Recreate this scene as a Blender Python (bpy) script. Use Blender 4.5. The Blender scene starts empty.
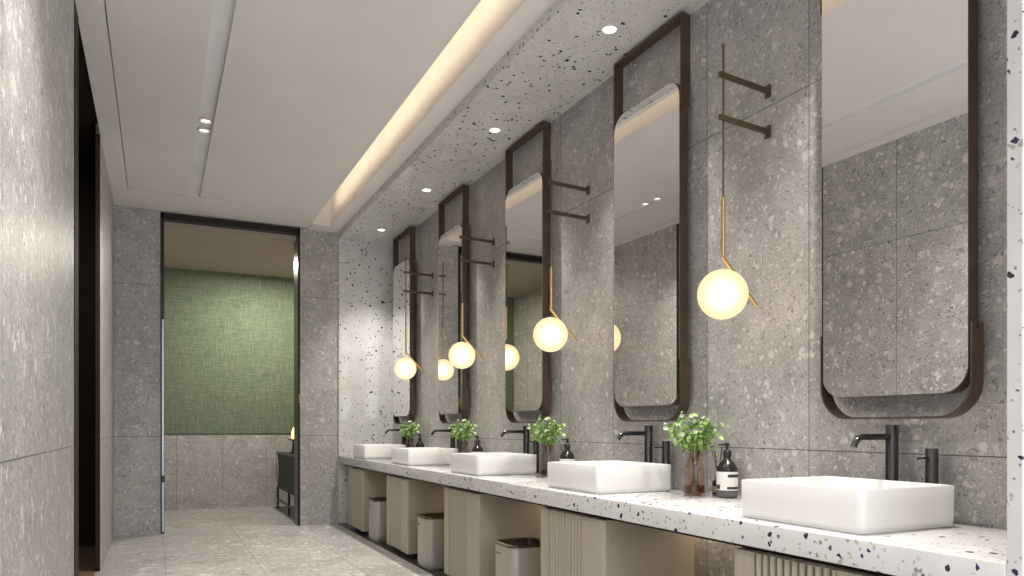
import bpy, bmesh, math, random
from mathutils import Vector, Matrix

C = bpy.context.scene.collection
SC = bpy.context.scene
PI = math.pi

# ------------------------------------------------------------------ camera, world, big lights, exposure
cam_data = bpy.data.cameras.new('camera')
cam = bpy.data.objects.new('camera', cam_data)
C.objects.link(cam)
cam.location = (0, 0, 1.1)
cam.rotation_euler = (PI / 2, 0, -0.4603)
cam_data.sensor_width = 36
cam_data.lens = 742.43 / 1024 * 36
cam_data.shift_x = (512 - 525.35) / 1024
cam_data.shift_y = (426.62 - 288) / 1024
cam_data.clip_start = 0.02
SC.camera = cam

SC.view_settings.view_transform = 'Standard'
SC.view_settings.look = 'None'
SC.view_settings.gamma = 1
SC.view_settings.use_curve_mapping = False
SC.view_settings.exposure = 0.20
SC.cycles.use_denoising = True
SC.cycles.max_bounces = 10
SC.cycles.diffuse_bounces = 6
SC.cycles.transparent_max_bounces = 16
SC.cycles.sample_clamp_indirect = 6

world = bpy.data.worlds.new('world')
SC.world = world
world.use_nodes = True
bg = world.node_tree.nodes['Background']
bg.inputs[0].default_value = (0.93, 0.96, 1.0, 1)
bg.inputs[1].default_value = 3.0


def area(name, loc, rot, sx, sy, watts, col=(1, 1, 1), spread=180):
    d = bpy.data.lights.new(name, 'AREA')
    d.shape = 'RECTANGLE'
    d.size = sx; d.size_y = sy
    d.energy = watts; d.color = col
    d.spread = math.radians(spread)
    o = bpy.data.objects.new(name, d)
    o.location = loc; o.rotation_euler = rot
    C.objects.link(o)
    return o


def spot(name, loc, watts, angle=110, blend=0.7, col=(1, 0.95, 0.88), rad=0.03):
    d = bpy.data.lights.new(name, 'SPOT')
    d.energy = watts; d.color = col
    d.spot_size = math.radians(angle); d.spot_blend = blend
    d.shadow_soft_size = rad
    o = bpy.data.objects.new(name, d)
    o.location = loc
    C.objects.link(o)
    return o


S = 1.5088                                  # spacing of the basins along the wall
FILL_TINT = (0.97, 0.985, 1.0)
WARM = (1.0, 0.80, 0.55)
# unseen soft area light added behind the camera to brighten the room
area('rear_fill_light', (1.0, -2.3, 1.8), (PI / 2, 0, PI), 2.6, 3.0, 800, FILL_TINT)
# the warm strip in the ceiling cove and the one below the counter
area('cove_light', (1.532, 2.9, 3.46), (0, math.radians(-140), 0), 0.04, 10.2, 9, (1.0, 0.84, 0.58))
area('under_counter_light', (2.433, 4.7, 0.678), (0, 0, 0), 0.03, 7.0, 10, WARM)
# light of the room behind the doorway
area('passage_light', (1.25, 9.75, 3.15), (0, 0, 0), 0.5, 0.5, 56, (1, 0.93, 0.82))
area('side_room_fill', (-1.2, 6.2, 3.35), (0, 0, 0), 0.4, 0.4, 10, (1, 0.9, 0.78))  # unseen lamp added to lift the dark side room and its floor
# downlights: five in the terrazzo soffit, pairs in the ceiling groove
SOFFIT_Y = [1.856 + k * S for k in range(5)]
for y in SOFFIT_Y:
    spot('soffit_light', (2.172, y, 3.215), 185, 84, 1.0)
for y in (-0.4, 2.6, 5.92, 6.115):
    spot('groove_light', (0.3185, y, 3.345), 205 if y < 5 else 165, 118, 1.0)

# ------------------------------------------------------------------ materials


class NT:
    def __init__(self, name):
        self.m = bpy.data.materials.new(name)
        self.m.use_nodes = True
        self.t = self.m.node_tree
        self.b = self.t.nodes['Principled BSDF']
        self._co = None

    def n(self, kind, **kw):
        x = self.t.nodes.new(kind)
        for k, v in kw.items():
            setattr(x, k, v)
        return x

    def l(self, a, b):
        self.t.links.new(a, b)

    def co(self):
        if self._co is None:
            self._co = self.n('ShaderNodeTexCoord').outputs['Object']
        return self._co

    def math(self, op, a, b=None, c=None):
        x = self.n('ShaderNodeMath', operation=op)
        for i, v in enumerate((a, b, c)):
            if v is None:
                continue
            if isinstance(v, (int, float)):
                x.inputs[i].default_value = v
            else:
                self.l(v, x.inputs[i])
        return x.outputs[0]

    def mapping(self, scale):
        x = self.n('ShaderNodeMapping')
        x.inputs['Scale'].default_value = scale
        self.l(self.co(), x.inputs['Vector'])
        return x.outputs[0]

    def noise(self, scale, detail=3, rough=0.5, vec=None):
        x = self.n('ShaderNodeTexNoise')
        x.inputs['Scale'].default_value = scale
        x.inputs['Detail'].default_value = detail
        x.inputs['Roughness'].default_value = rough
        self.l(vec if vec is not None else self.co(), x.inputs['Vector'])
        return x.outputs['Fac']

    def voro(self, scale, feature='F1', rnd=1.0, vec=None):
        x = self.n('ShaderNodeTexVoronoi', feature=feature)
        x.inputs['Scale'].default_value = scale
        x.inputs['Randomness'].default_value = rnd
        self.l(vec if vec is not None else self.co(), x.inputs['Vector'])
        return x

    def ramp(self, fac, stops, interp='LINEAR'):
        x = self.n('ShaderNodeValToRGB')
        x.color_ramp.interpolation = interp
        e = x.color_ramp.elements
        while len(e) < len(stops):
            e.new(0.5)
        for i, (p, c) in enumerate(stops):
            e[i].position = p
            e[i].color = (*c, 1) if len(c) == 3 else c
        self.l(fac, x.inputs[0])
        return x.outputs[0]

    def mix(self, fac, a, b, mode='MIX'):
        x = self.n('ShaderNodeMix', data_type='RGBA', blend_type=mode)
        for s, v in ((0, fac), (6, a), (7, b)):
            if isinstance(v, (int, float)):
                x.inputs[s].default_value = v
            elif isinstance(v, tuple):
                x.inputs[s].default_value = (*v, 1)
            else:
                self.l(v, x.inputs[s])
        return x.outputs[2]

    def xyz(self):
        x = self.n('ShaderNodeSeparateXYZ')
        self.l(self.co(), x.inputs[0])
        return x.outputs

    def line(self, coord, offset, period, half):
        """1 on the joint lines offset + k * period, else 0"""
        a = self.math('SUBTRACT', coord, offset - period / 2 - 40 * period)
        a = self.math('MODULO', a, period)
        a = self.math('SUBTRACT', a, period / 2)
        a = self.math('ABSOLUTE', a)
        return self.math('LESS_THAN', a, half)

    def set(self, col=None, rough=None, metal=None, spec=None, coat=None):
        for k, v in (('Base Color', col), ('Roughness', rough), ('Metallic', metal), ('Specular IOR Level', spec), ('Coat Weight', coat)):
            if v is None:
                continue
            if isinstance(v, tuple):
                self.b.inputs[k].default_value = (*v, 1)
            elif isinstance(v, (int, float)):
                self.b.inputs[k].default_value = v
            else:
                self.l(v, self.b.inputs[k])
        return self

    def bump(self, h, strength=0.2, dist=0.002):
        x = self.n('ShaderNodeBump')
        x.inputs['Strength'].default_value = strength
        x.inputs['Distance'].default_value = dist
        self.l(h, x.inputs['Height'])
        self.l(x.outputs[0], self.b.inputs['Normal'])


def plain(name, col, rough=0.5, metal=0.0, spec=0.5, var=0.06, scale=30, coat=0):
    m = NT(name)
    f = m.noise(scale, 3)
    lo = tuple(c * (1 - var) for c in col)
    hi = tuple(min(1, c * (1 + var)) for c in col)
    m.set(m.ramp(f, [(0.3, lo), (0.7, hi)]), rough, metal, spec, coat)
    return m.m


def conglomerate(name, joints, tint=(1.045, 1.0, 0.968), rough=0.42, gain=1.0, pebble=1.0, stretch=None, contrast=0.8):
    """grey stone of pressed pebbles; joints = list of (axis, offset, period)"""
    m = NT(name)
    T = lambda v: tuple(min(1, v * gain * t) for t in tint)
    base_vec = m.mapping(stretch) if stretch else m.co()
    warp = m.n('ShaderNodeTexNoise')
    warp.inputs['Scale'].default_value = 13
    warp.inputs['Detail'].default_value = 5
    m.l(base_vec, warp.inputs['Vector'])
    add = m.n('ShaderNodeVectorMath', operation='MULTIPLY_ADD')
    m.l(warp.outputs['Color'], add.inputs[0])
    add.inputs[1].default_value = (0.085, 0.085, 0.085)
    m.l(base_vec, add.inputs[2])
    v = add.outputs[0]
    col = m.ramp(m.noise(5, 5, 0.65, v), [(0.25, T(0.29)), (0.5, T(0.39)), (0.75, T(0.48))])
    fine = m.ramp(m.noise(140, 3, 0.7, v), [(0.3, (0.70,) * 3), (0.7, (1.22,) * 3)])
    col = m.mix(1.0, col, fine, 'MULTIPLY')

    def pebbles(scale, share, r, stops, soft):
        nonlocal col
        vo = m.voro(scale * pebble, 'F1', 1.0, v)
        sep = m.n('ShaderNodeSeparateColor')
        m.l(vo.outputs['Color'], sep.inputs[0])
        pick = m.math('LESS_THAN', sep.outputs[0], share)
        size = m.math('MULTIPLY_ADD', sep.outputs[2], r * 0.6, r * 0.4)
        d = m.math('SUBTRACT', size, vo.outputs['Distance'])
        inside = m.math('MULTIPLY', d, 1.0 / soft)
        cl = m.n('ShaderNodeClamp')
        m.l(inside, cl.inputs[0])
        mask = m.math('MULTIPLY', pick, cl.outputs[0])
        c = m.ramp(sep.outputs[1], [(p, T(x)) for p, x in stops], 'CONSTANT')
        col = m.mix(m.math('MULTIPLY', mask, contrast), col, c)
    pebbles(13, 0.32, 0.46, [(0, 0.46), (0.3, 0.57), (0.55, 0.36), (0.75, 0.50), (0.92, 0.64)], 0.12)
    pebbles(26, 0.50, 0.50, [(0, 0.53), (0.22, 0.28), (0.42, 0.60), (0.65, 0.42), (0.82, 0.24), (0.9, 0.66)], 0.12)
    pebbles(48, 0.50, 0.52, [(0, 0.25), (0.3, 0.58), (0.5, 0.18), (0.7, 0.64), (0.85, 0.40)], 0.14)
    pebbles(95, 0.45, 0.52, [(0, 0.16), (0.35, 0.60), (0.6, 0.12), (0.75, 0.66)], 0.16)
    xyz = m.xyz()
    for ax, off, per in joints:
        k = m.line(xyz['XYZ'.index(ax)], off, per, 0.0022)
        col = m.mix(m.math('MULTIPLY', k, 0.85), col, (0.05, 0.047, 0.043))
    m.set(col, rough, 0, 0.45)
    return m.m


def terrazzo(name, rough=0.07):
    m = NT(name)
    base = m.ramp(m.noise(7, 4), [(0.3, (0.60, 0.592, 0.585)), (0.7, (0.68, 0.672, 0.665))])
    col = base
    warp = m.n('ShaderNodeTexNoise')
    warp.inputs['Scale'].default_value = 40
    m.l(m.co(), warp.inputs['Vector'])
    add = m.n('ShaderNodeVectorMath', operation='MULTIPLY_ADD')
    m.l(warp.outputs['Color'], add.inputs[0])
    add.inputs[1].default_value = (0.012,) * 3
    m.l(m.co(), add.inputs[2])
    v = add.outputs[0]

    def chips(scale, share, edge, stops):
        nonlocal col
        vo = m.voro(scale, 'F1', 1.0, v)
        ed = m.voro(scale, 'DISTANCE_TO_EDGE', 1.0, v)
        sep = m.n('ShaderNodeSeparateColor')
        m.l(vo.outputs['Color'], sep.inputs[0])
        pick = m.math('LESS_THAN', sep.outputs[0], share)
        lim = m.math('MULTIPLY_ADD', sep.outputs[2], edge, edge * 0.3)
        inside = m.math('GREATER_THAN', ed.outputs['Distance'], lim)
        c = m.ramp(sep.outputs[1], stops, 'CONSTANT')
        col = m.mix(m.math('MULTIPLY', pick, inside), col, c)
    chips(95, 0.085, 0.14, [(0, (0.42, 0.39, 0.34)), (0.4, (0.26, 0.25, 0.24)), (0.7, (0.50, 0.47, 0.42)), (0.9, (0.10, 0.10, 0.12))])
    chips(52, 0.045, 0.16, [(0, (0.022, 0.026, 0.055)), (0.35, (0.38, 0.36, 0.31)), (0.45, (0.03, 0.03, 0.036)), (0.82, (0.30, 0.29, 0.26)), (0.88, (0.02, 0.03, 0.11))])
    chips(36, 0.018, 0.2, [(0, (0.02, 0.025, 0.08)), (0.5, (0.035, 0.035, 0.045)), (0.8, (0.42, 0.41, 0.36))])
    m.set(col, rough, 0, 0.5)
    return m.m


def woven(name):
    m = NT(name)
    a = m.noise(1.0, 3, 0.6, m.mapping((110, 1, 7)))
    b = m.noise(1.0, 3, 0.6, m.mapping((7, 1, 110)))
    f = m.math('ADD', m.math('MULTIPLY', a, 0.5), m.math('MULTIPLY', b, 0.5))
    m.set(m.ramp(f, [(0.36, (0.105, 0.140, 0.092)), (0.5, (0.160, 0.200, 0.132)), (0.64, (0.235, 0.280, 0.190))]), 0.85, 0, 0.2)
    return m.m


def ribbed_wood(name, col, lo=0.82):
    m = NT(name)
    f = m.noise(1.0, 4, 0.6, m.mapping((90, 90, 1.2)))
    m.set(m.ramp(f, [(0.3, tuple(c * lo for c in col)), (0.7, tuple(min(1, c * 1.1) for c in col))]), 0.38, 0, 0.5)
    return m.m


M = {}
M['stone_side'] = conglomerate('grey_stone_side', [('Z', 1.0, 1.547), ('Y', 2.286, 1.5088), ('Y', 2.938, 1.5088)])
M['stone_left'] = conglomerate('grey_stone_left', [('Z', 1.0, 1.547), ('Y', 3.81, 1.3)], contrast=1.0, pebble=0.85, gain=1.06)  # raised gain stands in for light missing on the left wall
M['stone_end'] = conglomerate('grey_stone_end', [('Z', 1.0, 1.547)])
M['stone_wainscot'] = conglomerate('grey_stone_wainscot', [('X', 0.228, 0.562)])
M['stone_floor'] = conglomerate('grey_stone_floor', [('X', 0.055, 0.67), ('Y', 1.2, 1.34)], rough=0.3, stretch=(0.42, 0.42, 0.42), gain=0.93, contrast=1.0)
M['terrazzo'] = terrazzo('white_terrazzo')
M['paint'] = plain('ceiling_paint', (0.80, 0.775, 0.76), 0.7, 0, 0.25, 0.02, 3)
M['cool_paint'] = plain('groove_paint', (0.80, 0.80, 0.82), 0.5, 0, 0.3, 0.02, 3)
M['warm_paint'] = plain('passage_paint', (0.42, 0.37, 0.31), 0.8, 0, 0.2, 0.02, 3)
M['green'] = woven('green_woven_cloth')
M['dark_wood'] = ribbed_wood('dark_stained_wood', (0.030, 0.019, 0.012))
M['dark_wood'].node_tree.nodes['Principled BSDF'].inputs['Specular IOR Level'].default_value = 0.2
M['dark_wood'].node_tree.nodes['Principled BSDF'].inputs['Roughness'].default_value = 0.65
M['brown_floor'] = ribbed_wood('brown_floor', (0.17, 0.115, 0.075))
M['black'] = plain('black_stone', (0.022, 0.020, 0.018), 0.25, 0, 0.5, 0.2, 20)
M['bronze'] = plain('dark_bronze', (0.105, 0.070, 0.050), 0.42, 0.4, 0.5, 0.15, 14)
M['door_metal'] = plain('black_brown_metal', (0.022, 0.019, 0.016), 0.3, 0.5, 0.5, 0.1, 14)
M['steel'] = plain('satin_steel', (0.40, 0.43, 0.46), 0.32, 0.9, 0.5, 0.05, 20)
M['gunmetal'] = plain('gunmetal', (0.10, 0.10, 0.10), 0.17, 0.9, 0.5, 0.1, 20)
M['brass'] = plain('satin_brass', (0.62, 0.43, 0.20), 0.28, 0.95, 0.5, 0.06, 20)
M['old_brass'] = plain('brown_brass', (0.15, 0.105, 0.068), 0.4, 0.7, 0.5, 0.1, 20)
M['ceramic'] = plain('white_ceramic', (0.83, 0.82, 0.81), 0.08, 0, 0.5, 0.01, 5, 0.3)
M['fluted'] = ribbed_wood('khaki_lacquer', (0.36, 0.325, 0.26), 0.95)
M['bin'] = plain('grey_beige_bin', (0.40, 0.375, 0.34), 0.35, 0.25, 0.5, 0.03, 20)
M['bin_rim'] = plain('dark_bin_rim', (0.10, 0.075, 0.055), 0.3, 0.6, 0.5, 0.1, 20)
M['bin_dark'] = plain('bin_lining', (0.05, 0.045, 0.04), 0.6)
M['leaf'] = None
M['stem'] = plain('brown_stem', (0.045, 0.028, 0.018), 0.6)
M['bottle'] = plain('brown_black_glass', (0.022, 0.016, 0.013), 0.10, 0, 0.5, 0.1, 10)
M['bottle_base'] = plain('grey_liquid', (0.10, 0.10, 0.10), 0.12, 0, 0.5, 0.1, 10)
M['plastic'] = plain('black_plastic', (0.015, 0.015, 0.016), 0.35)
M['paper'] = plain('white_label', (0.80, 0.79, 0.76), 0.6, 0, 0.3, 0.02)
M['ink'] = plain('black_ink', (0.03, 0.03, 0.03), 0.6)
M['reed'] = plain('dark_reed', (0.03, 0.024, 0.02), 0.7)
M['green_lacquer'] = plain('dark_green_lacquer', (0.012, 0.028, 0.011), 0.5, 0, 0.2)
M['copper'] = plain('copper', (0.42, 0.20, 0.09), 0.35, 0.7)
M['white_trim'] = plain('white_trim', (0.70, 0.68, 0.64), 0.4)


def leaf_mat():
    m = NT('eucalyptus_leaf')
    oi = m.n('ShaderNodeNewGeometry')
    c = m.ramp(oi.outputs['Random Per Island'], [(0.0, (0.10, 0.22, 0.045)), (0.35, (0.24, 0.42, 0.09)), (0.6, (0.36, 0.52, 0.14)), (0.8, (0.44, 0.56, 0.36)), (1.0, (0.62, 0.70, 0.56))])
    m.set(c, 0.45, 0, 0.4)
    m.b.inputs['Subsurface Weight'].default_value = 0.0
    return m.m


M['leaf'] = leaf_mat()


def emit(name, col, strength):
    m = NT(name)
    m.b.inputs['Base Color'].default_value = (0, 0, 0, 1)
    m.b.inputs['Emission Color'].default_value = (*col, 1)
    m.b.inputs['Emission Strength'].default_value = strength
    return m.m


M['lens'] = emit('downlight_lens', (1.0, 0.86, 0.68), 10)
M['lens_soft'] = emit('groove_lens', (1.0, 0.93, 0.82), 2.0)
M['flame'] = emit('lamp_glow', (1.0, 0.62, 0.26), 2.6)


def globe_mat():
    m = NT('opal_glass')
    t = m.t
    em = m.n('ShaderNodeEmission')
    em.inputs[0].default_value = (1.0, 0.80, 0.50, 1)
    em.inputs[1].default_value = 0.66
    rf = m.n('ShaderNodeBsdfRefraction')
    rf.inputs['Color'].default_value = (0.55, 0.48, 0.38, 1)
    rf.inputs['Roughness'].default_value = 0.75
    rf.inputs['IOR'].default_value = 1.45
    gl = m.n('ShaderNodeBsdfGlossy')
    gl.inputs['Color'].default_value = (0.0, 0.0, 0.0, 1)
    gl.inputs['Roughness'].default_value = 0.2
    a1 = m.n('ShaderNodeAddShader'); a2 = m.n('ShaderNodeAddShader')
    m.l(em.outputs[0], a1.inputs[0]); m.l(rf.outputs[0], a1.inputs[1])
    m.l(a1.outputs[0], a2.inputs[0]); m.l(gl.outputs[0], a2.inputs[1])
    m.l(a2.outputs[0], t.nodes['Material Output'].inputs['Surface'])
    return m.m


M['globe'] = globe_mat()
M['bulb'] = emit('bulb', (1.0, 0.90, 0.70), 3)


def mirror_mat():
    m = NT('mirror')
    m.set((0.86, 0.855, 0.84), 0.0, 1.0)
    return m.m


M['mirror'] = mirror_mat()


def glass(name, col, tint_rough=0.02):
    m = NT(name)
    tr = m.n('ShaderNodeBsdfTransparent')
    tr.inputs[0].default_value = (*col, 1)
    gl = m.n('ShaderNodeBsdfGlossy')
    gl.inputs['Roughness'].default_value = tint_rough
    mx = m.n('ShaderNodeMixShader')
    mx.inputs[0].default_value = 0.06
    m.l(tr.outputs[0], mx.inputs[1]); m.l(gl.outputs[0], mx.inputs[2])
    m.l(mx.outputs[0], m.t.nodes['Material Output'].inputs['Surface'])
    return m.m


M['amber'] = glass('pink_brown_glass', (0.93, 0.87, 0.83))
M['liquid'] = glass('amber_water', (0.55, 0.30, 0.14))

# ------------------------------------------------------------------ mesh helpers


def link(name, bm, mat, parent=None, smooth=False, angle=35):
    me = bpy.data.meshes.new(name)
    bmesh.ops.recalc_face_normals(bm, faces=bm.faces)
    if smooth:
        for f in bm.faces:
            f.smooth = True
        for e in bm.edges:
            if len(e.link_faces) == 2 and e.calc_face_angle(0) > math.radians(angle):
                e.smooth = False
    bm.to_mesh(me)
    bm.free()
    me.materials.append(mat)
    o = bpy.data.objects.new(name, me)
    C.objects.link(o)
    if parent:
        o.parent = parent
    return o


def box(bm, x0, x1, y0, y1, z0, z1, bev=0.0, seg=2):
    r = bmesh.ops.create_cube(bm, size=1, matrix=Matrix.Translation(((x0 + x1) / 2, (y0 + y1) / 2, (z0 + z1) / 2)) @ Matrix.Diagonal((x1 - x0, y1 - y0, z1 - z0, 1)))
    if bev:
        es = list({e for v in r['verts'] for e in v.link_edges})
        bmesh.ops.bevel(bm, geom=es, offset=bev, segments=seg, affect='EDGES', profile=0.5)


def rod(bm, p, q, r, n=14, r2=None):
    p, q = Vector(p), Vector(q)
    d = q - p
    m = Matrix.Translation((p + q) / 2) @ d.to_track_quat('Z', 'Y').to_matrix().to_4x4()
    bmesh.ops.create_cone(bm, cap_ends=True, segments=n, radius1=r, radius2=r if r2 is None else r2, depth=d.length, matrix=m)


def loft(bm, rings, cap0=True, cap1=True, closed=False):
    vs = [[bm.verts.new(p) for p in ring] for ring in rings]
    n = len(vs[0])
    pairs = list(zip(vs, vs[1:])) + ([(vs[-1], vs[0])] if closed else [])
    for a, b in pairs:
        for i in range(n):
            j = (i + 1) % n
            bm.faces.new((a[i], a[j], b[j], b[i]))
    if cap0 and not closed:
        bm.faces.new(list(reversed(vs[0])))
    if cap1 and not closed:
        bm.faces.new(vs[-1])


def lathe(bm, prof, n=28, cap0=True, cap1=True):
    loft(bm, [[(r * math.cos(2 * PI * i / n), r * math.sin(2 * PI * i / n), z) for i in range(n)] for r, z in prof], cap0, cap1)


def rrect(a0, a1, b0, b1, r, n=6):
    """rounded rectangle; r = one radius or four (corners a0b0, a1b0, a1b1, a0b1)"""
    rs = r if isinstance(r, (tuple, list)) else (r,) * 4
    pts = []
    for (cx, cy, sx, sy, st), q in zip(((a0, b0, 1, 1, PI), (a1, b0, -1, 1, 1.5 * PI), (a1, b1, -1, -1, 0), (a0, b1, 1, -1, PI / 2)), rs):
        q = max(q, 1e-4)
        for i in range(n + 1):
            t = st + i * PI / 2 / n
            pts.append((cx + sx * q + q * math.cos(t), cy + sy * q + q * math.sin(t)))
    return pts


def thing(name, label, cat, loc=(0, 0, 0), group=None):
    o = bpy.data.objects.new(name, None)
    o.empty_display_size = 0.1
    C.objects.link(o)
    o.location = loc
    return tag(o, label, cat, group)


def tag(o, label, cat, group=None):
    o['label'] = label
    o['category'] = cat
    if group:
        o['group'] = group
    return o


def struct(name, bm, mat, label=None, cat=None, parent=None, smooth=False):
    o = link(name, bm, mat, parent, smooth)
    if not parent:
        o['kind'] = 'structure'
        if label:
            tag(o, label, cat)
    return o


def dup(root, loc, label, group=None):
    r = root.copy()
    C.objects.link(r)
    r.location = loc
    r['label'] = label
    if group:
        r['group'] = group
    for ch in list(root.children):
        c = ch.copy()
        C.objects.link(c)
        c.parent = r
        for g in list(ch.children):
            d = g.copy()
            C.objects.link(d)
            d.parent = c
    return r


# ------------------------------------------------------------------ the room
XL, XW, XC = -0.388, 2.476, 1.845           # left wall, basin wall, soffit edge
D = 8.507                                   # end wall
YR = -2.5                                   # rear end of what is built
CZ = 3.322                                  # ceiling band height
LY0, LY1 = 4.504, 6.495                     # opening in the left wall
DX0, DX1, DZ = 0.0525, 1.40, 3.295          # doorway in the end wall

bm = bmesh.new(); box(bm, -2.6, 2.7, YR, 11.0, -0.10, 0.0)
struct('floor', bm, M['stone_floor'], 'grey stone tile floor with long pale streaks', 'floor')
bm = bmesh.new(); box(bm, 1.83, XW, 1.09, D - 0.02, -0.02, 0.004)
struct('floor_strip', bm, M['black'], 'black stone strip of floor running under the fluted cabinets', 'floor')
bm = bmesh.new(); box(bm, -2.5, -0.42, LY0 - 0.1, 7.85, -0.05, 0.003)
struct('floor_side_room', bm, M['brown_floor'], 'brown floor seen through the dark opening in the left wall', 'floor')

bm = bmesh.new(); box(bm, XL - 0.20, XL, YR, LY0, 0, 3.8)
box(bm, XL - 0.03, XL, LY1, D + 0.1, 0, 3.8)
struct('wall_left', bm, M['stone_left'], 'left wall of grey pebbled stone on both sides of a dark opening', 'wall')
bm = bmesh.new(); box(bm, XW, XW + 0.2, 1.0, D + 0.1, 0, 3.8)
struct('wall_right', bm, M['stone_side'], 'grey pebbled stone wall behind the mirrors and basins', 'wall')
bm = bmesh.new()
box(bm, XL, DX0, D, D + 0.10, 0, 3.8)
box(bm, DX1, XW, D, D + 0.10, 0, 3.8)
box(bm, DX0, DX1, D, D + 0.10, DZ, 3.8)
struct('wall_back', bm, M['stone_end'], 'grey stone end wall around the tall doorway', 'wall')
bm = bmesh.new(); box(bm, XC, XW, D - 0.02, D, 0, 3.231)
struct('wall_back_panel', bm, M['terrazzo'], 'glossy white terrazzo wall panel at the far end of the counter', 'wall panel')
bm = bmesh.new(); box(bm, XC - 0.004, XW, 1.054, 1.093, 0, 3.231, 0.003)
struct('wall_near_panel', bm, M['terrazzo'], 'white terrazzo end panel at the right edge, closing the counter', 'wall panel')
bm = bmesh.new(); box(bm, XC, XW, 1.063, D, 3.231, 3.302)
struct('ceiling_soffit', bm, M['terrazzo'], 'white terrazzo soffit with dark chips above the mirrors', 'soffit')

# ceiling: two raised panels, a groove between them, bands along the walls, a lit cove
bm = bmesh.new()
PZ = CZ + 0.004
CY = 7.87
box(bm, XL, -0.25, YR, CY, CZ, CZ + 0.1)
box(bm, XL, 1.515, CY, D, CZ, CZ + 0.1)
box(bm, 1.515, 1.705, 8.25, D, CZ - 0.02, CZ + 0.1)
box(bm, -0.243, 0.265, YR, CY - 0.008, PZ, PZ + 0.1)
box(bm, 0.372, 1.515, YR, CY - 0.008, PZ, PZ + 0.06)
box(bm, 1.705, XC + 0.05, YR, D, CZ - 0.02, 3.78)
box(bm, XC + 0.05, XW, YR, D, 3.302, 3.4)
box(bm, XL, 1.75, YR, D, 3.74, 3.80)
box(bm, 1.485, 1.512, YR, 8.30, CZ + 0.02, 3.74)
box(bm, 1.15, 1.705, 8.25, 8.30, CZ + 0.1, 3.74)
box(bm, 1.40, 1.515, CY - 0.02, CY + 0.02, CZ + 0.002, CZ + 0.07)
struct('ceiling', bm, M['paint'], 'pale beige ceiling with raised panels and a lit cove', 'ceiling')

bm = bmesh.new(); box(bm, 0.262, 0.375, YR, CY - 0.004, PZ + 0.030, PZ + 0.1)
struct('ceiling_groove', bm, M['cool_paint'], 'long cool white groove in the ceiling holding two spotlights', 'ceiling groove')

# small room behind the opening in the left wall
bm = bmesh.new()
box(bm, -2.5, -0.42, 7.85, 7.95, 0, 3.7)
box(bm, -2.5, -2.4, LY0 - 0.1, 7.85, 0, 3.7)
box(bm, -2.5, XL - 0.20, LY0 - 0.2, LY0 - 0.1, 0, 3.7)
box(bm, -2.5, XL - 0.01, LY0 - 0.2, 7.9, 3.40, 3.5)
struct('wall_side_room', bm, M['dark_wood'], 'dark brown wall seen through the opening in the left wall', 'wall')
bm = bmesh.new()
box(bm, XL - 0.03, XL + 0.004, LY0, LY0 + 0.20, 0, CZ, 0.003)
struct('trim_1', bm, M['dark_wood'], 'dark bronze jamb edging the left stone wall', 'door trim')
bm = bmesh.new()
box(bm, XL - 0.031, XL - 0.001, LY1 - 0.010, LY1, 0, CZ)
struct('trim_2', bm, M['dark_wood'], 'thin dark bronze edge on the far side of the left opening', 'door trim')

# the passage beyond the doorway
BY = 10.8
bm = bmesh.new(); box(bm, -1.4, 2.6, BY, BY + 0.1, 1.0, 3.3)
struct('wall_passage', bm, M['green'], 'green woven wall covering seen through the doorway', 'wall')
bm = bmesh.new(); box(bm, -1.4, 2.6, BY - 0.012, BY + 0.1, 0, 0.998)
struct('wall_wainscot', bm, M['stone_wainscot'], 'grey stone wainscot below the green wall', 'wall')
bm = bmesh.new()
box(bm, 2.30, 2.40, D + 0.1, BY, 0, 3.3)
struct('wall_passage_right', bm, M['warm_paint'], 'tan side wall of the passage behind the doorway', 'wall')
bm = bmesh.new(); box(bm, -0.62, -0.52, D + 0.1, BY - 0.016, 0, 3.3)
struct('wall_passage_left', bm, M['stone_left'], 'stone side wall of the passage, seen only in a mirror', 'wall')
bm = bmesh.new(); box(bm, -1.4, 2.6, D + 0.1, BY, 3.185, 3.30)
struct('ceiling_passage', bm, M['warm_paint'], 'tan ceiling beyond the doorway', 'ceiling')
bm = bmesh.new(); box(bm, -1.4, 2.6, BY - 0.016, BY, 0.992, 1.004)
struct('trim_3', bm, M['door_metal'], 'thin dark bead between green wall and stone wainscot', 'trim')

# door frame
fr = bmesh.new()
box(fr, DX0 - 0.022, DX0 + 0.012, D - 0.012, D + 0.115, 0, DZ)
box(fr, DX1 - 0.004, DX1 + 0.022, D - 0.012, D + 0.24, 0, DZ)
box(fr, DX0 - 0.022, DX1 + 0.022, D - 0.012, D + 0.115, DZ - 0.055, DZ + 0.012)
struct('trim_4', fr, M['door_metal'], 'slim black metal frame around the tall doorway', 'door frame')
leaf = thing('sliding_door', 'narrow steel edge of the sliding door at the left jamb of the doorway', 'door', (DX0, D - 0.02, 0))
bm = bmesh.new(); box(bm, -0.009, 0.009, -0.012, 0.020, 0.02, 2.20, 0.002)
link('door_edge', bm, M['steel'], leaf)
bm = bmesh.new(); box(bm, -0.016, 0.016, -0.03, -0.010, 0.53, 0.60, 0.004)
link('latch', bm, M['plastic'], leaf)
bm = bmesh.new(); box(bm, DX1 + 0.005, DX1 + 0.020, D - 0.02, D - 0.010, 1.36, 1.46, 0.002)
tag(link('switch_plate', bm, M['copper']), 'small copper switch plate on the right jamb of the doorway', 'switch')

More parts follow.
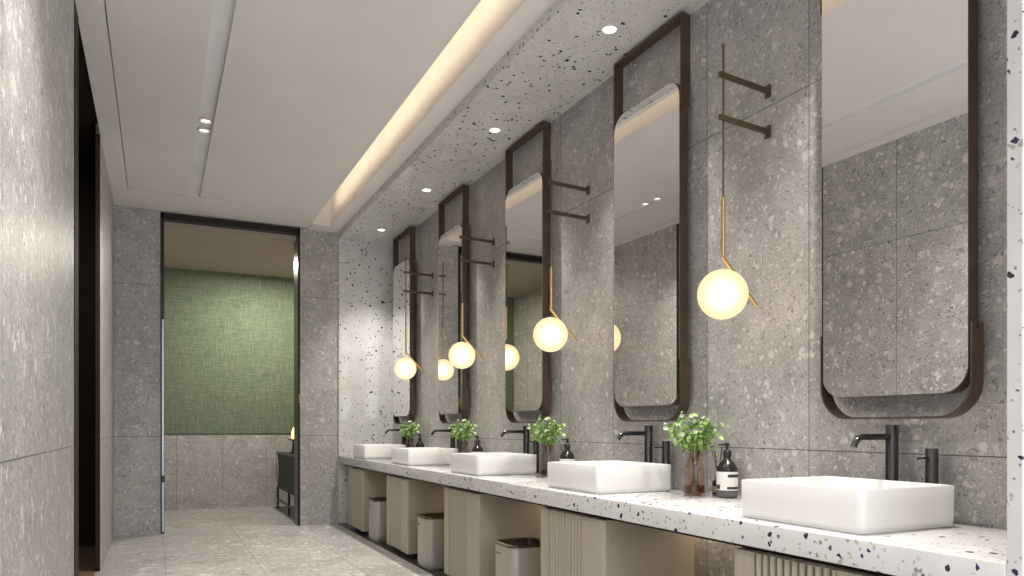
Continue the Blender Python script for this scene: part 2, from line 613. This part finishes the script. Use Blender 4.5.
# ------------------------------------------------------------------ counter and cabinets
CT, CB = 0.769, 0.685
bm = bmesh.new(); box(bm, 1.837, XW - 0.0005, 1.0935, D - 0.0205, CB, CT, 0.004)
tag(link('counter', bm, M['terrazzo'], smooth=True), 'long white terrazzo counter carrying five basins along the right wall', 'counter')
bm = bmesh.new(); box(bm, 1.90, 2.385, 1.093, D - 0.02, 0.664, CB - 0.001)
tag(link('counter_subframe', bm, M['dark_wood']), 'dark recessed board running under the terrazzo counter', 'counter support')

XF = 1.862
far_edge = lambda k: 2.066 + k * S
LEN, CAB_Z0, CAB_Z1 = 0.64, 0.04, 0.661


def make_cabinet():
    t = thing('vanity_cabinet', '', 'cabinet', (XF, far_edge(0), 0), 'fluted cabinets under the counter')
    # plan: x from the front face, y runs back from the far edge towards the camera
    n0, n1, dep = -0.10, -0.455, 0.53
    c = 0.012
    plan = [(0, -0.006), (0, n0), (0.028, n0), (0.028, n1), (0, n1), (0, -LEN + c), (c * 0.3, -LEN + c * 0.3), (c, -LEN), (dep, -LEN), (dep, 0), (0.006, 0)]
    bm = bmesh.new()
    loft(bm, [[(x, y, CAB_Z0) for x, y in plan], [(x, y, CAB_Z1) for x, y in plan]])
    link('cabinet_body', bm, M['fluted'], t)
    bm = bmesh.new()
    nb, pitch = 11, (n0 - n1) / 11
    for i in range(nb):
        yc = n0 - pitch * (i + 0.5)
        w = pitch * 0.37
        prof = [(0.029, yc + w)] + [(0.018 - 0.017 * math.sin(PI * j / 8), yc + w * math.cos(PI * j / 8)) for j in range(9)] + [(0.029, yc - w)]
        loft(bm, [[(x, y, CAB_Z0 + 0.002) for x, y in prof], [(x, y, CAB_Z1 - 0.002) for x, y in prof]])
    link('fluted_front', bm, M['fluted'], t)
    bm = bmesh.new()
    box(bm, 0.06, dep - 0.02, -LEN + 0.03, -0.03, 0.004, CAB_Z0)
    link('plinth', bm, M['black'], t)
    return t


cab_labels = [
    'khaki fluted cabinet under the nearest basin, cut by the bottom edge',
    'khaki fluted cabinet under the second nearest basin, just right of the largest bin',
    'khaki fluted cabinet under the middle basin, between two bins',
    'khaki fluted cabinet under the second farthest basin, between the two farthest bins',
    'khaki fluted cabinet at the far end against the white terrazzo panel',
]
cab0 = make_cabinet()
cab0['label'] = cab_labels[0]
for k in range(1, 5):
    dup(cab0, (XF, far_edge(k) if k < 4 else far_edge(4) - 0.02, 0), cab_labels[k])


def make_bin():
    t = thing('waste_bin', '', 'bin', (0, 0, 0), 'waste bins between the cabinets')
    bm = bmesh.new()
    h, w, d = 0.39, 0.27, 0.27                # base centre at the origin
    ring = lambda i, z, r: [(x, y, z) for x, y in rrect(-d / 2 + i, d / 2 - i, -w / 2 + i, w / 2 - i, r, 7)]
    loft(bm, [ring(0.012, 0, 0.045), ring(0.004, 0.012, 0.05), ring(0, 0.05, 0.052), ring(0, h - 0.004, 0.052), ring(0.003, h, 0.05), ring(0.008, h, 0.046), ring(0.010, h - 0.16, 0.045)], True, True)
    link('bin_body', bm, M['bin'], t, True)
    bm = bmesh.new()
    loft(bm, [ring(-0.003, h - 0.004, 0.054), ring(-0.004, h + 0.008, 0.055), ring(0.002, h + 0.014, 0.05), ring(0.014, h + 0.012, 0.04), ring(0.018, h - 0.02, 0.036)], False, False)
    link('rim', bm, M['bin_rim'], t, True)
    bm = bmesh.new()
    loft(bm, [ring(0.016, h - 0.022, 0.038), ring(0.017, h - 0.06, 0.038)], False, True)
    link('lining', bm, M['bin_dark'], t, True)
    bm = bmesh.new()
    for i in range(3):
        y = 0.085 - i * 0.022
        box(bm, -d / 2 - 0.0015, -d / 2 + 0.002, y - 0.016 + (0.005 if i == 1 else 0), y, h - 0.062, h - 0.047, 0.001, 1)
    link('badge', bm, M['bin_rim'], t)
    return t


bin_labels = ['largest grey waste bin, nearest of the three under the counter',
              'grey waste bin in the middle of the three under the counter',
              'smallest grey waste bin, farthest under the counter beside the end cabinet']
b0 = make_bin()
for k in range(3):
    loc = (1.84 + 0.135, 4.149 - 0.125 + k * S, 0.004)
    if k == 0:
        b0.location = loc; b0['label'] = bin_labels[0]
    else:
        dup(b0, loc, bin_labels[k])

# ------------------------------------------------------------------ basins, taps
BX, BYF, BL, BW, BZ = 1.912, 2.097, 0.537, 0.456, 0.9065
ORD = ['nearest', 'second nearest', 'middle', 'second farthest', 'farthest']


def make_basin():
    h = BZ - CT
    ring = lambda i, z, r: [(x, y, z) for x, y in rrect(i, BW - i, -BL + i, -i, r, 6)]
    bm = bmesh.new()
    loft(bm, [ring(0.010, 0, 0.022), ring(0.004, 0.006, 0.026), ring(0.001, 0.03, 0.028), ring(0, h - 0.003, 0.028), ring(0.002, h, 0.027), ring(0.010, h, 0.022),
              ring(0.012, h - 0.003, 0.02), ring(0.016, 0.04, 0.04), ring(0.03, 0.022, 0.04), ring(0.06, 0.016, 0.03)], True, True)
    return link('wash_basin', bm, M['ceramic'], None, True, 50)


basin = make_basin()
tag(basin, 'nearest white rectangular vessel basin, largest on the counter', 'basin', 'vessel basins on the counter')
basin.location = (BX, BYF, CT)
for k in range(1, 5):
    c = basin.copy(); C.objects.link(c)
    c.location = (BX, BYF + k * S, CT)
    c['label'] = {1: 'second nearest white vessel basin, between the two nearest plants', 2: 'middle white vessel basin of the five on the counter',
                  3: 'second farthest white vessel basin, under the second farthest mirror', 4: 'farthest white vessel basin beside the terrazzo end panel'}[k]


def make_tap():
    t = thing('basin_tap', '', 'tap', (0, 0, 0), 'tall taps behind the basins')
    bm = bmesh.new()
    lathe(bm, [(0.026, 0), (0.026, 0.006), (0.0225, 0.008), (0.0225, 0.335), (0.0215, 0.337)], 24)
    link('tap_body', bm, M['gunmetal'], t, True)
    bm = bmesh.new()
    r, n = 0.0115, 12
    pts = [(-0.015, 0.294), (-0.155, 0.294), (-0.175, 0.290), (-0.190, 0.277), (-0.200, 0.262), (-0.203, 0.257)]
    rings = []
    for i, (x, z) in enumerate(pts):
        a = pts[max(i - 1, 0)]; b = pts[min(i + 1, len(pts) - 1)]
        dx, dz = b[0] - a[0], b[1] - a[1]
        l = math.hypot(dx, dz); nx, nz = -dz / l, dx / l
        rings.append([(x + nx * r * math.cos(2 * PI * j / n), r * math.sin(2 * PI * j / n), z + nz * r * math.cos(2 * PI * j / n)) for j in range(n)])
    loft(bm, rings)
    link('spout', bm, M['gunmetal'], t, True)
    return t


def make_control():
    t = thing('tap_control', '', 'tap control', (0, 0, 0), 'lever controls beside the taps')
    bm = bmesh.new()
    lathe(bm, [(0.024, 0), (0.024, 0.005), (0.021, 0.007), (0.021, 0.253), (0.020, 0.255)], 24)
    link('control_body', bm, M['gunmetal'], t, True)
    bm = bmesh.new()
    rod(bm, (-0.018, 0, 0.222), (-0.075, 0, 0.222), 0.0035, 10)
    link('lever', bm, M['gunmetal'], t, True)
    return t


tap = make_tap()
ctl = make_control()
place = ['behind the nearest basin', 'behind the second nearest basin', 'behind the middle basin', 'behind the second farthest basin', 'behind the farthest basin']
for k in range(5):
    lab1 = 'tall gunmetal tap with a bent spout ' + place[k]
    lab2 = 'short dark gunmetal cylinder with thin lever at the right ' + place[k]
    l1 = (2.420, 1.847 + k * S, CT); l2 = (2.420, 1.690 + k * S, CT)
    if k == 0:
        tap.location = l1; tap['label'] = lab1
        ctl.location = l2; ctl['label'] = lab2
    else:
        dup(tap, l1, lab1); dup(ctl, l2, lab2)

# ------------------------------------------------------------------ mirrors
MX, MYF, ML = 2.391, 2.150, 0.6216           # frame front plane, far edge, length
FD = 0.060                                   # depth of the frame strip


def make_mirror():
    t = thing('wall_mirror', '', 'mirror', (MX, MYF, 0), 'tall mirrors above the basins')
    a0, a1 = -ML + 0.012, -0.012             # mirror panel in y
    z0, z1 = 1.212, 2.890
    R = 0.095
    bm = bmesh.new()
    P = rrect(a0, a1, z0, z1, R, 10)
    P2 = rrect(a0 + 0.002, a1 - 0.002, z0 + 0.002, z1 - 0.002, R, 10)
    loft(bm, [[(0.050, y, z) for y, z in P], [(0.003, y, z) for y, z in P], [(0.001, y, z) for y, z in P2]])
    link('mirror_casing', bm, M['bronze'], t, True)
    bm = bmesh.new()
    P3 = rrect(a0 + 0.002, a1 - 0.002, z0 + 0.002, z1 - 0.002, R - 0.001, 10)
    loft(bm, [[(0.0085, y, z) for y, z in P3], [(0.0, y, z) for y, z in P3]])
    gl = link('mirror_glass', bm, M['mirror'], t, False)
    gl.location.x = -0.0066
    gl.rotation_euler.z = 0.0105               # hung a hair out of true

    def strip(path, th=0.007):
        # an open band of flat metal bent along path (outer line), thickness towards the inside
        b = bmesh.new()
        n = len(path)
        inner = []
        for i, (y, z) in enumerate(path):
            pa = path[max(i - 1, 0)]; pb = path[min(i + 1, n - 1)]
            if 0 < i < n - 1:
                d1 = Vector((y - pa[0], z - pa[1])).normalized(); d2 = Vector((pb[0] - y, pb[1] - z)).normalized()
                nn = Vector((-d1.y, d1.x)) + Vector((-d2.y, d2.x))
                nn = nn.normalized() / max(0.5, nn.normalized().dot(Vector((-d1.y, d1.x))))
            else:
                d1 = Vector((pb[0] - pa[0], pb[1] - pa[1])).normalized()
                nn = Vector((-d1.y, d1.x))
            inner.append((y + nn.x * th, z + nn.y * th))
        rings = []
        for (y, z), (iy, iz) in zip(path, inner):
            rings.append([(0, y, z), (FD, y, z), (FD, iy, iz), (0, iy, iz)])
        loft(b, rings)
        return b
    zb, zt = 1.1287, 3.2127
    Rl = 0.125
    low = [(-ML, 1.445)]
    for i in range(13):
        a = PI + i * PI / 2 / 12
        low.append((-ML + Rl + Rl * math.cos(a), zb + Rl + Rl * math.sin(a)))
    for i in range(13):
        a = 1.5 * PI + i * PI / 2 / 12
        low.append((-Rl + Rl * math.cos(a), zb + Rl + Rl * math.sin(a)))
    low.append((0, 1.462))
    link('lower_frame', strip(low), M['bronze'], t, True)
    up = [(0, 2.758), (0, zt), (-ML, zt), (-ML, 2.745)]
    link('upper_frame', strip(up), M['bronze'], t)
    for y, z in ((-ML, 1.43), (0, 1.44), (-ML, 2.775), (0, 2.785)):
        s = -1 if y < -0.1 else 1
        bm = bmesh.new()
        rod(bm, (0.030, y - s * 0.014, z), (0.030, y + s * 0.006, z), 0.007, 12)
        link('fixing_knob', bm, M['bronze'], t, True)
    for z in (1.5, 2.6):
        bm = bmesh.new()
        rod(bm, (0.045, -ML / 2, z), (XW - MX - 0.0005, -ML / 2, z), 0.03, 16)
        link('wall_mount', bm, M['door_metal'], t, True)
    return t


mir = make_mirror()
ml = ['largest tall bronze-framed mirror, nearest, its top cut by the photo edge',
      'second nearest tall bronze-framed mirror, fully in view left of the largest globe lamp',
      'middle tall bronze-framed mirror, reflecting the green passage wall',
      'second farthest tall bronze-framed mirror, reflecting the edge of the doorway',
      'farthest tall bronze-framed mirror, beside the white terrazzo end panel']
mir['label'] = ml[0]
for k in range(1, 5):
    dup(mir, (MX, MYF + k * S, 0), ml[k])

# ------------------------------------------------------------------ wall lamps
GX, GZ, GR = 2.183, 1.6700, 0.1115
GYS = (2.489, 4.052, 5.544, 7.051)


def make_lamp():
    t = thing('wall_lamp', '', 'lamp', (GX, GYS[0], GZ), 'globe lamps between the mirrors')
    top = 0.156
    bm = bmesh.new()
    rod(bm, (0.004, 0, top), (0.004, 0, 0.417), 0.0085, 14)
    link('lower_tube', bm, M['brass'], t, True)
    bm = bmesh.new()
    rod(bm, (0.004, 0, 0.417), (0.004, 0, 1.080), 0.0048, 10)
    link('upper_rod', bm, M['old_brass'], t, True)
    for z in (0.944, 0.760):
        bm = bmesh.new()
        x1, sk = XW - GX - 0.008, 0.030
        loft(bm, [[(x, y + sk * (x / x1), zz) for y, zz in ((-0.011, z - 0.010), (0.006, z - 0.010), (0.006, z + 0.010), (-0.011, z + 0.010))] for x in (-0.022, x1)])
        a = link('bracket_arm', bm, M['old_brass'], t)
        bm = bmesh.new()
        box(bm, XW - GX - 0.012, XW - GX - 0.0005, 0.012, 0.044, z - 0.028, z + 0.028, 0.003)
        link('wall_plate', bm, M['old_brass'], a, True)
    bm = bmesh.new()
    rod(bm, (-0.002, 0, top + 0.006), (0.192, 0, top - 0.188), 0.008, 14)
    link('slanted_bar', bm, M['brass'], t, True)
    bm = bmesh.new()
    bmesh.ops.create_uvsphere(bm, u_segments=40, v_segments=24, radius=GR - 0.004)
    g = link('glass_globe', bm, M['globe'], t, True, 180)
    bm = bmesh.new()
    bmesh.ops.create_uvsphere(bm, u_segments=20, v_segments=12, radius=0.048)
    link('bulb', bm, M['bulb'], g, True, 180)
    return t


lamp = make_lamp()
ll = ['largest brass wall lamp with glowing globe, between the nearest and second mirrors',
      'brass wall lamp with glowing globe between the second and middle mirrors',
      'brass wall lamp with glowing globe between the middle and second farthest mirrors',
      'smallest brass wall lamp with glowing globe, over the farthest mirror']
lamp['label'] = ll[0]
for k in range(1, 4):
    dup(lamp, (GX, GYS[k], GZ), ll[k])

# ------------------------------------------------------------------ vases, plants, bottles, diffusers
rnd = random.Random(7)


def make_vase():
    t = thing('glass_vase', '', 'vase', (0, 0, 0), 'brown glass vases on the counter')
    bm = bmesh.new()
    prof = [(0.050, 0.0), (0.054, 0.004), (0.054, 0.010), (0.050, 0.06), (0.047, 0.125), (0.046, 0.14), (0.040, 0.152), (0.039, 0.158), (0.040, 0.205), (0.0415, 0.210),
            (0.0395, 0.210), (0.037, 0.160), (0.043, 0.140), (0.047, 0.06), (0.050, 0.012), (0.046, 0.008)]
    lathe(bm, prof, 32)
    link('vessel', bm, M['amber'], t, True)
    bm = bmesh.new()
    lathe(bm, [(0.0465, 0.010), (0.0485, 0.014), (0.047, 0.044)], 32)
    link('water', bm, M['liquid'], t, True)
    return t


def make_bunch():
    t = thing('leaf_bunch', '', 'plant', (0, 0, 0), 'green leaf bunches in the vases')
    stems = bmesh.new(); leaves = bmesh.new()
    tips = []
    for i in range(9):
        a = 2 * PI * i / 9 + rnd.uniform(-0.3, 0.3)
        r0 = rnd.uniform(0.018, 0.034)
        p0 = Vector((-r0 * math.cos(a), -r0 * math.sin(a), 0.016))
        p1 = Vector((0.006 * math.cos(a * 3), 0.006 * math.sin(a * 3), 0.125 + rnd.uniform(-.01, .01)))
        p2 = Vector((0.026 * math.cos(a), 0.026 * math.sin(a), 0.215))
        rr = rnd.uniform(0.05, 0.095)
        p3 = Vector((rr * math.cos(a), rr * math.sin(a), rnd.uniform(0.27, 0.36)))
        for u, v in ((p0, p1), (p1, p2), (p2, p3)):
            rod(stems, u, v, 0.0026, 6)
        tips.append((p2, p3))
    link('stems', stems, M['stem'], t, True)
    blobs = []
    for p2, p3 in tips:
        for q in range(3):
            blobs.append((p2.lerp(p3, 0.45 + 0.35 * q), 0.042))
    blobs += [(Vector((0.0, 0.0, 0.345)), 0.05), (Vector((0.0, 0.03, 0.375)), 0.034), (Vector((0.02, -0.07, 0.32)), 0.05), (Vector((0.0, 0.085, 0.335)), 0.045)]
    for _ in range(440):
        c, s = rnd.choice(blobs)
        v = Vector((rnd.gauss(0, 1), rnd.gauss(0, 1), rnd.gauss(0, 0.8))).normalized() * s * rnd.uniform(0.35, 1.1)
        p = c + v
        p.x *= 1.15; p.y *= 1.6
        if math.hypot(p.x, p.y) > 0.165:
            f = 0.165 / math.hypot(p.x, p.y); p.x *= f; p.y *= f
        p.x = min(p.x, 0.128)
        if p.x > 0.045 and p.y < -0.01 and p.z < 0.36:
            continue
        p.z = max(p.z, 0.213)
        L = rnd.uniform(0.011, 0.019); W = L * rnd.uniform(0.62, 0.85)
        nrm = (v.normalized() + Vector((rnd.gauss(0, .5), rnd.gauss(0, .5), 0.5 + rnd.gauss(0, .4)))).normalized()
        q = nrm.to_track_quat('Z', 'Y').to_matrix() @ Matrix.Rotation(rnd.uniform(0, 2 * PI), 3, 'Z')
        out = [(0, -L, 0), (W * .7, -L * .55, .003), (W, 0.0, .004), (W * .72, L * .6, .003), (0, L, -.001), (-W * .72, L * .6, .003), (-W, 0, .004), (-W * .7, -L * .55, .003)]
        ctr = leaves.verts.new(p + q @ Vector((0, 0, -0.002)))
        vs = [leaves.verts.new(p + q @ Vector(o)) for o in out]
        for i in range(8):
            leaves.faces.new((ctr, vs[i], vs[(i + 1) % 8]))
    link('foliage', leaves, M['leaf'], t, True, 80)
    return t


def make_bottle():
    t = thing('soap_bottle', '', 'bottle', (0, 0, 0), 'pump soap bottles on the counter')
    bm = bmesh.new()
    lathe(bm, [(0.040, 0), (0.046, 0.004), (0.048, 0.012), (0.048, 0.128), (0.045, 0.142), (0.036, 0.158), (0.024, 0.172), (0.017, 0.180), (0.0155, 0.190), (0.0155, 0.196)], 32)
    link('bottle_glass', bm, M['bottle'], t, True)
    bm = bmesh.new()
    lathe(bm, [(0.0470, 0.005), (0.0488, 0.012), (0.0488, 0.034)], 32, False, False)
    link('bottle_foot', bm, M['bottle_base'], t, True)
    bm = bmesh.new()
    lathe(bm, [(0.0487, 0.036), (0.0490, 0.036), (0.0490, 0.122), (0.0487, 0.122)], 40, False, False)
    lab = link('paper_label', bm, M['paper'], t, True)

    def patch(a0, a1, z0, z1):
        b = bmesh.new()
        r, n = 0.0494, 8
        lo = [b.verts.new((r * math.cos(a0 + (a1 - a0) * i / n), r * math.sin(a0 + (a1 - a0) * i / n), z0)) for i in range(n + 1)]
        hi = [b.verts.new((r * math.cos(a0 + (a1 - a0) * i / n), r * math.sin(a0 + (a1 - a0) * i / n), z1)) for i in range(n + 1)]
        for i in range(n):
            b.faces.new((lo[i], lo[i + 1], hi[i + 1], hi[i]))
        return b
    # facing the camera is about angle 228 degrees (towards -x -y)
    A = math.radians
    link('label_print', patch(A(232), A(310), 0.096, 0.110), M['ink'], lab)
    link('label_print', patch(A(228), A(310), 0.041, 0.053), M['ink'], lab)
    link('label_print', patch(A(150), A(188), 0.041, 0.062), M['ink'], lab)
    bm = bmesh.new()
    lathe(bm, [(0.0195, 0.192), (0.0200, 0.195), (0.0200, 0.212), (0.0185, 0.216), (0.010, 0.222), (0.0055, 0.226), (0.0055, 0.240)], 20)
    link('pump_collar', bm, M['plastic'], t, True)
    bm = bmesh.new()
    lathe(bm, [(0.0085, 0.238), (0.0105, 0.241), (0.0105, 0.252), (0.009, 0.255)], 16)
    q = Vector((-0.62, 0.78, 0))
    rod(bm, Vector((0, 0, 0.249)), Vector((0, 0, 0.246)) + q * 0.040, 0.005, 10, 0.0035)
    link('pump_head', bm, M['plastic'], t, True)
    return t


def make_diffuser():
    t = thing('reed_diffuser', '', 'diffuser', (0, 0, 0), 'reed diffusers on the counter')
    bm = bmesh.new()
    lathe(bm, [(0.026, 0), (0.029, 0.003), (0.029, 0.058), (0.025, 0.068), (0.013, 0.074), (0.013, 0.088), (0.010, 0.088), (0.010, 0.060)], 24)
    g = link('diffuser_bottle', bm, M['bottle'], t, True)
    bm = bmesh.new()
    lathe(bm, [(0.0292, 0.016), (0.0295, 0.018), (0.0295, 0.042), (0.0292, 0.044)], 24, False, False)
    link('diffuser_label', bm, plain('dull_gold_label', (0.28, 0.21, 0.12), 0.5), g, True)
    for i in range(6):
        a = 2 * PI * i / 6 + 0.3
        bm = bmesh.new()
        rod(bm, (-0.006 * math.cos(a), -0.006 * math.sin(a), 0.07), (0.034 * math.cos(a), 0.034 * math.sin(a), 0.222 + 0.012 * math.sin(3 * a)), 0.0016, 6)
        link('reed', bm, M['reed'], t, True)
    return t


vase, bunch, bottle, diff = make_vase(), make_bunch(), make_bottle(), make_diffuser()
where = ['between the nearest and second basins', 'between the second and middle basins', 'between the middle and second farthest basins', 'between the two farthest basins']
for k in range(4):
    dy = k * S
    rows = [(vase, (2.335, 2.862 + dy, CT), 'brown glass vase holding green leaves ' + where[k]),
            (bunch, (2.335, 2.862 + dy, CT), 'bunch of small round green leaves standing ' + where[k]),
            (bottle, (2.385, 2.688 + dy, CT), 'dark pump soap bottle with white label ' + where[k]),
            (diff, (2.434, 2.806 + dy, CT), 'small dark reed diffuser with black reeds ' + where[k])]
    for o, loc, lab in rows:
        if k == 0:
            o.location = loc; o['label'] = lab
        else:
            dup(o, loc, lab)

# ------------------------------------------------------------------ downlights


def make_downlight(r=0.044):
    t = thing('downlight', '', 'ceiling light', (0, 0, 0), 'round downlights in the terrazzo soffit')
    bm = bmesh.new()
    lathe(bm, [(r, 0.0), (r, -0.003), (r * 0.93, -0.006), (r * 0.82, -0.005), (r * 0.76, 0.0)], 32, False, False)
    link('trim_ring', bm, M['white_trim'], t, True)
    bm = bmesh.new()
    lathe(bm, [(r * 0.78, -0.0005), (r * 0.78, -0.002), (r * 0.6, -0.003)], 32)
    link('lens', bm, M['lens'], t, True)
    return t


dl = make_downlight()
dlab = ['round downlight in the soffit at the second nearest mirror, largest in view', 'round downlight in the soffit in front of the middle mirror',
        'round downlight in the soffit in front of the second farthest mirror', 'round downlight in the soffit nearest the white end panel']
for k in range(4):
    loc = (2.172, SOFFIT_Y[k + 1], 3.231)
    if k == 0:
        dl.location = loc; dl['label'] = dlab[0]
    else:
        dup(dl, loc, dlab[k])
g0 = thing('spotlight', 'upper of the two round spotlights in the ceiling groove', 'ceiling light', (0.3185, 5.92, PZ + 0.030), 'paired spotlights in the ceiling groove')
bm = bmesh.new(); lathe(bm, [(0.050, 0), (0.050, -0.020), (0.046, -0.022), (0.036, -0.020), (0.034, -0.006)], 28, False, False)
link('housing', bm, M['white_trim'], g0, True)
bm = bmesh.new(); lathe(bm, [(0.036, -0.004), (0.036, -0.006), (0.020, -0.010)], 28)
link('lens', bm, M['lens_soft'], g0, True)
dup(g0, (0.3185, 6.115, PZ + 0.030), 'lower of the two round spotlights in the ceiling groove')

# ------------------------------------------------------------------ console and lamp in the passage
cons = thing('console_cabinet', 'dark green console cabinet on black legs beyond the doorway', 'cabinet', (1.43, 10.38, 0))
bm = bmesh.new(); box(bm, 0, 0.42, -1.50, 0, 0.29, 0.745, 0.004)
link('cabinet_body', bm, M['green_lacquer'], cons)
bm = bmesh.new(); box(bm, -0.012, 0.43, -1.51, 0.012, 0.745, 0.762, 0.002)
link('top_board', bm, M['plastic'], cons)
for x in (0.015, 0.405):
    for y in (-0.015, -0.95, -1.485):
        bm = bmesh.new(); box(bm, x - 0.013, x + 0.013, y - 0.013, y + 0.013, 0.022, 0.29)
        link('leg', bm, M['plastic'], cons)
bm = bmesh.new(); box(bm, 0.004, 0.026, -1.48, -0.02, 0.12, 0.14)
link('stretcher', bm, M['plastic'], cons)
bm = bmesh.new()
arc = [(-0.05 - 0.10 * math.sin(PI * i / 12), 0.30 + 0.43 * i / 12) for i in range(13)]
loft(bm, [[(-0.008, y - 0.012, z), (0.004, y - 0.012, z), (0.004, y + 0.012, z), (-0.008, y + 0.012, z)] for y, z in arc])
link('pale_edge_line', bm, M['white_trim'], cons, True)  # pale strip added to draw the light line at the cabinet's curved far edge
bm = bmesh.new(); box(bm, 1.416, 1.95, D + 0.27, 10.52, -0.02, 0.020)
tag(link('floor_plinth', bm, M['black']), 'low black slab on the floor beneath the green console cabinet', 'plinth')
tl = thing('table_lamp', 'small glowing lamp with a copper dish on the green console', 'lamp', (1.535, 9.62, 0.762))
bm = bmesh.new(); lathe(bm, [(0.05, 0), (0.05, 0.006), (0.030, 0.02), (0.018, 0.15), (0.016, 0.165)], 20)
link('base', bm, M['plastic'], tl, True)
bm = bmesh.new(); lathe(bm, [(0.03, 0.160), (0.080, 0.176), (0.082, 0.184), (0.03, 0.186)], 24)
link('dish', bm, M['copper'], tl, True)
bm = bmesh.new(); lathe(bm, [(0.026, 0.184), (0.032, 0.20), (0.032, 0.27), (0.020, 0.30), (0.008, 0.33)], 18)
link('glow_shade', bm, M['flame'], tl, True)
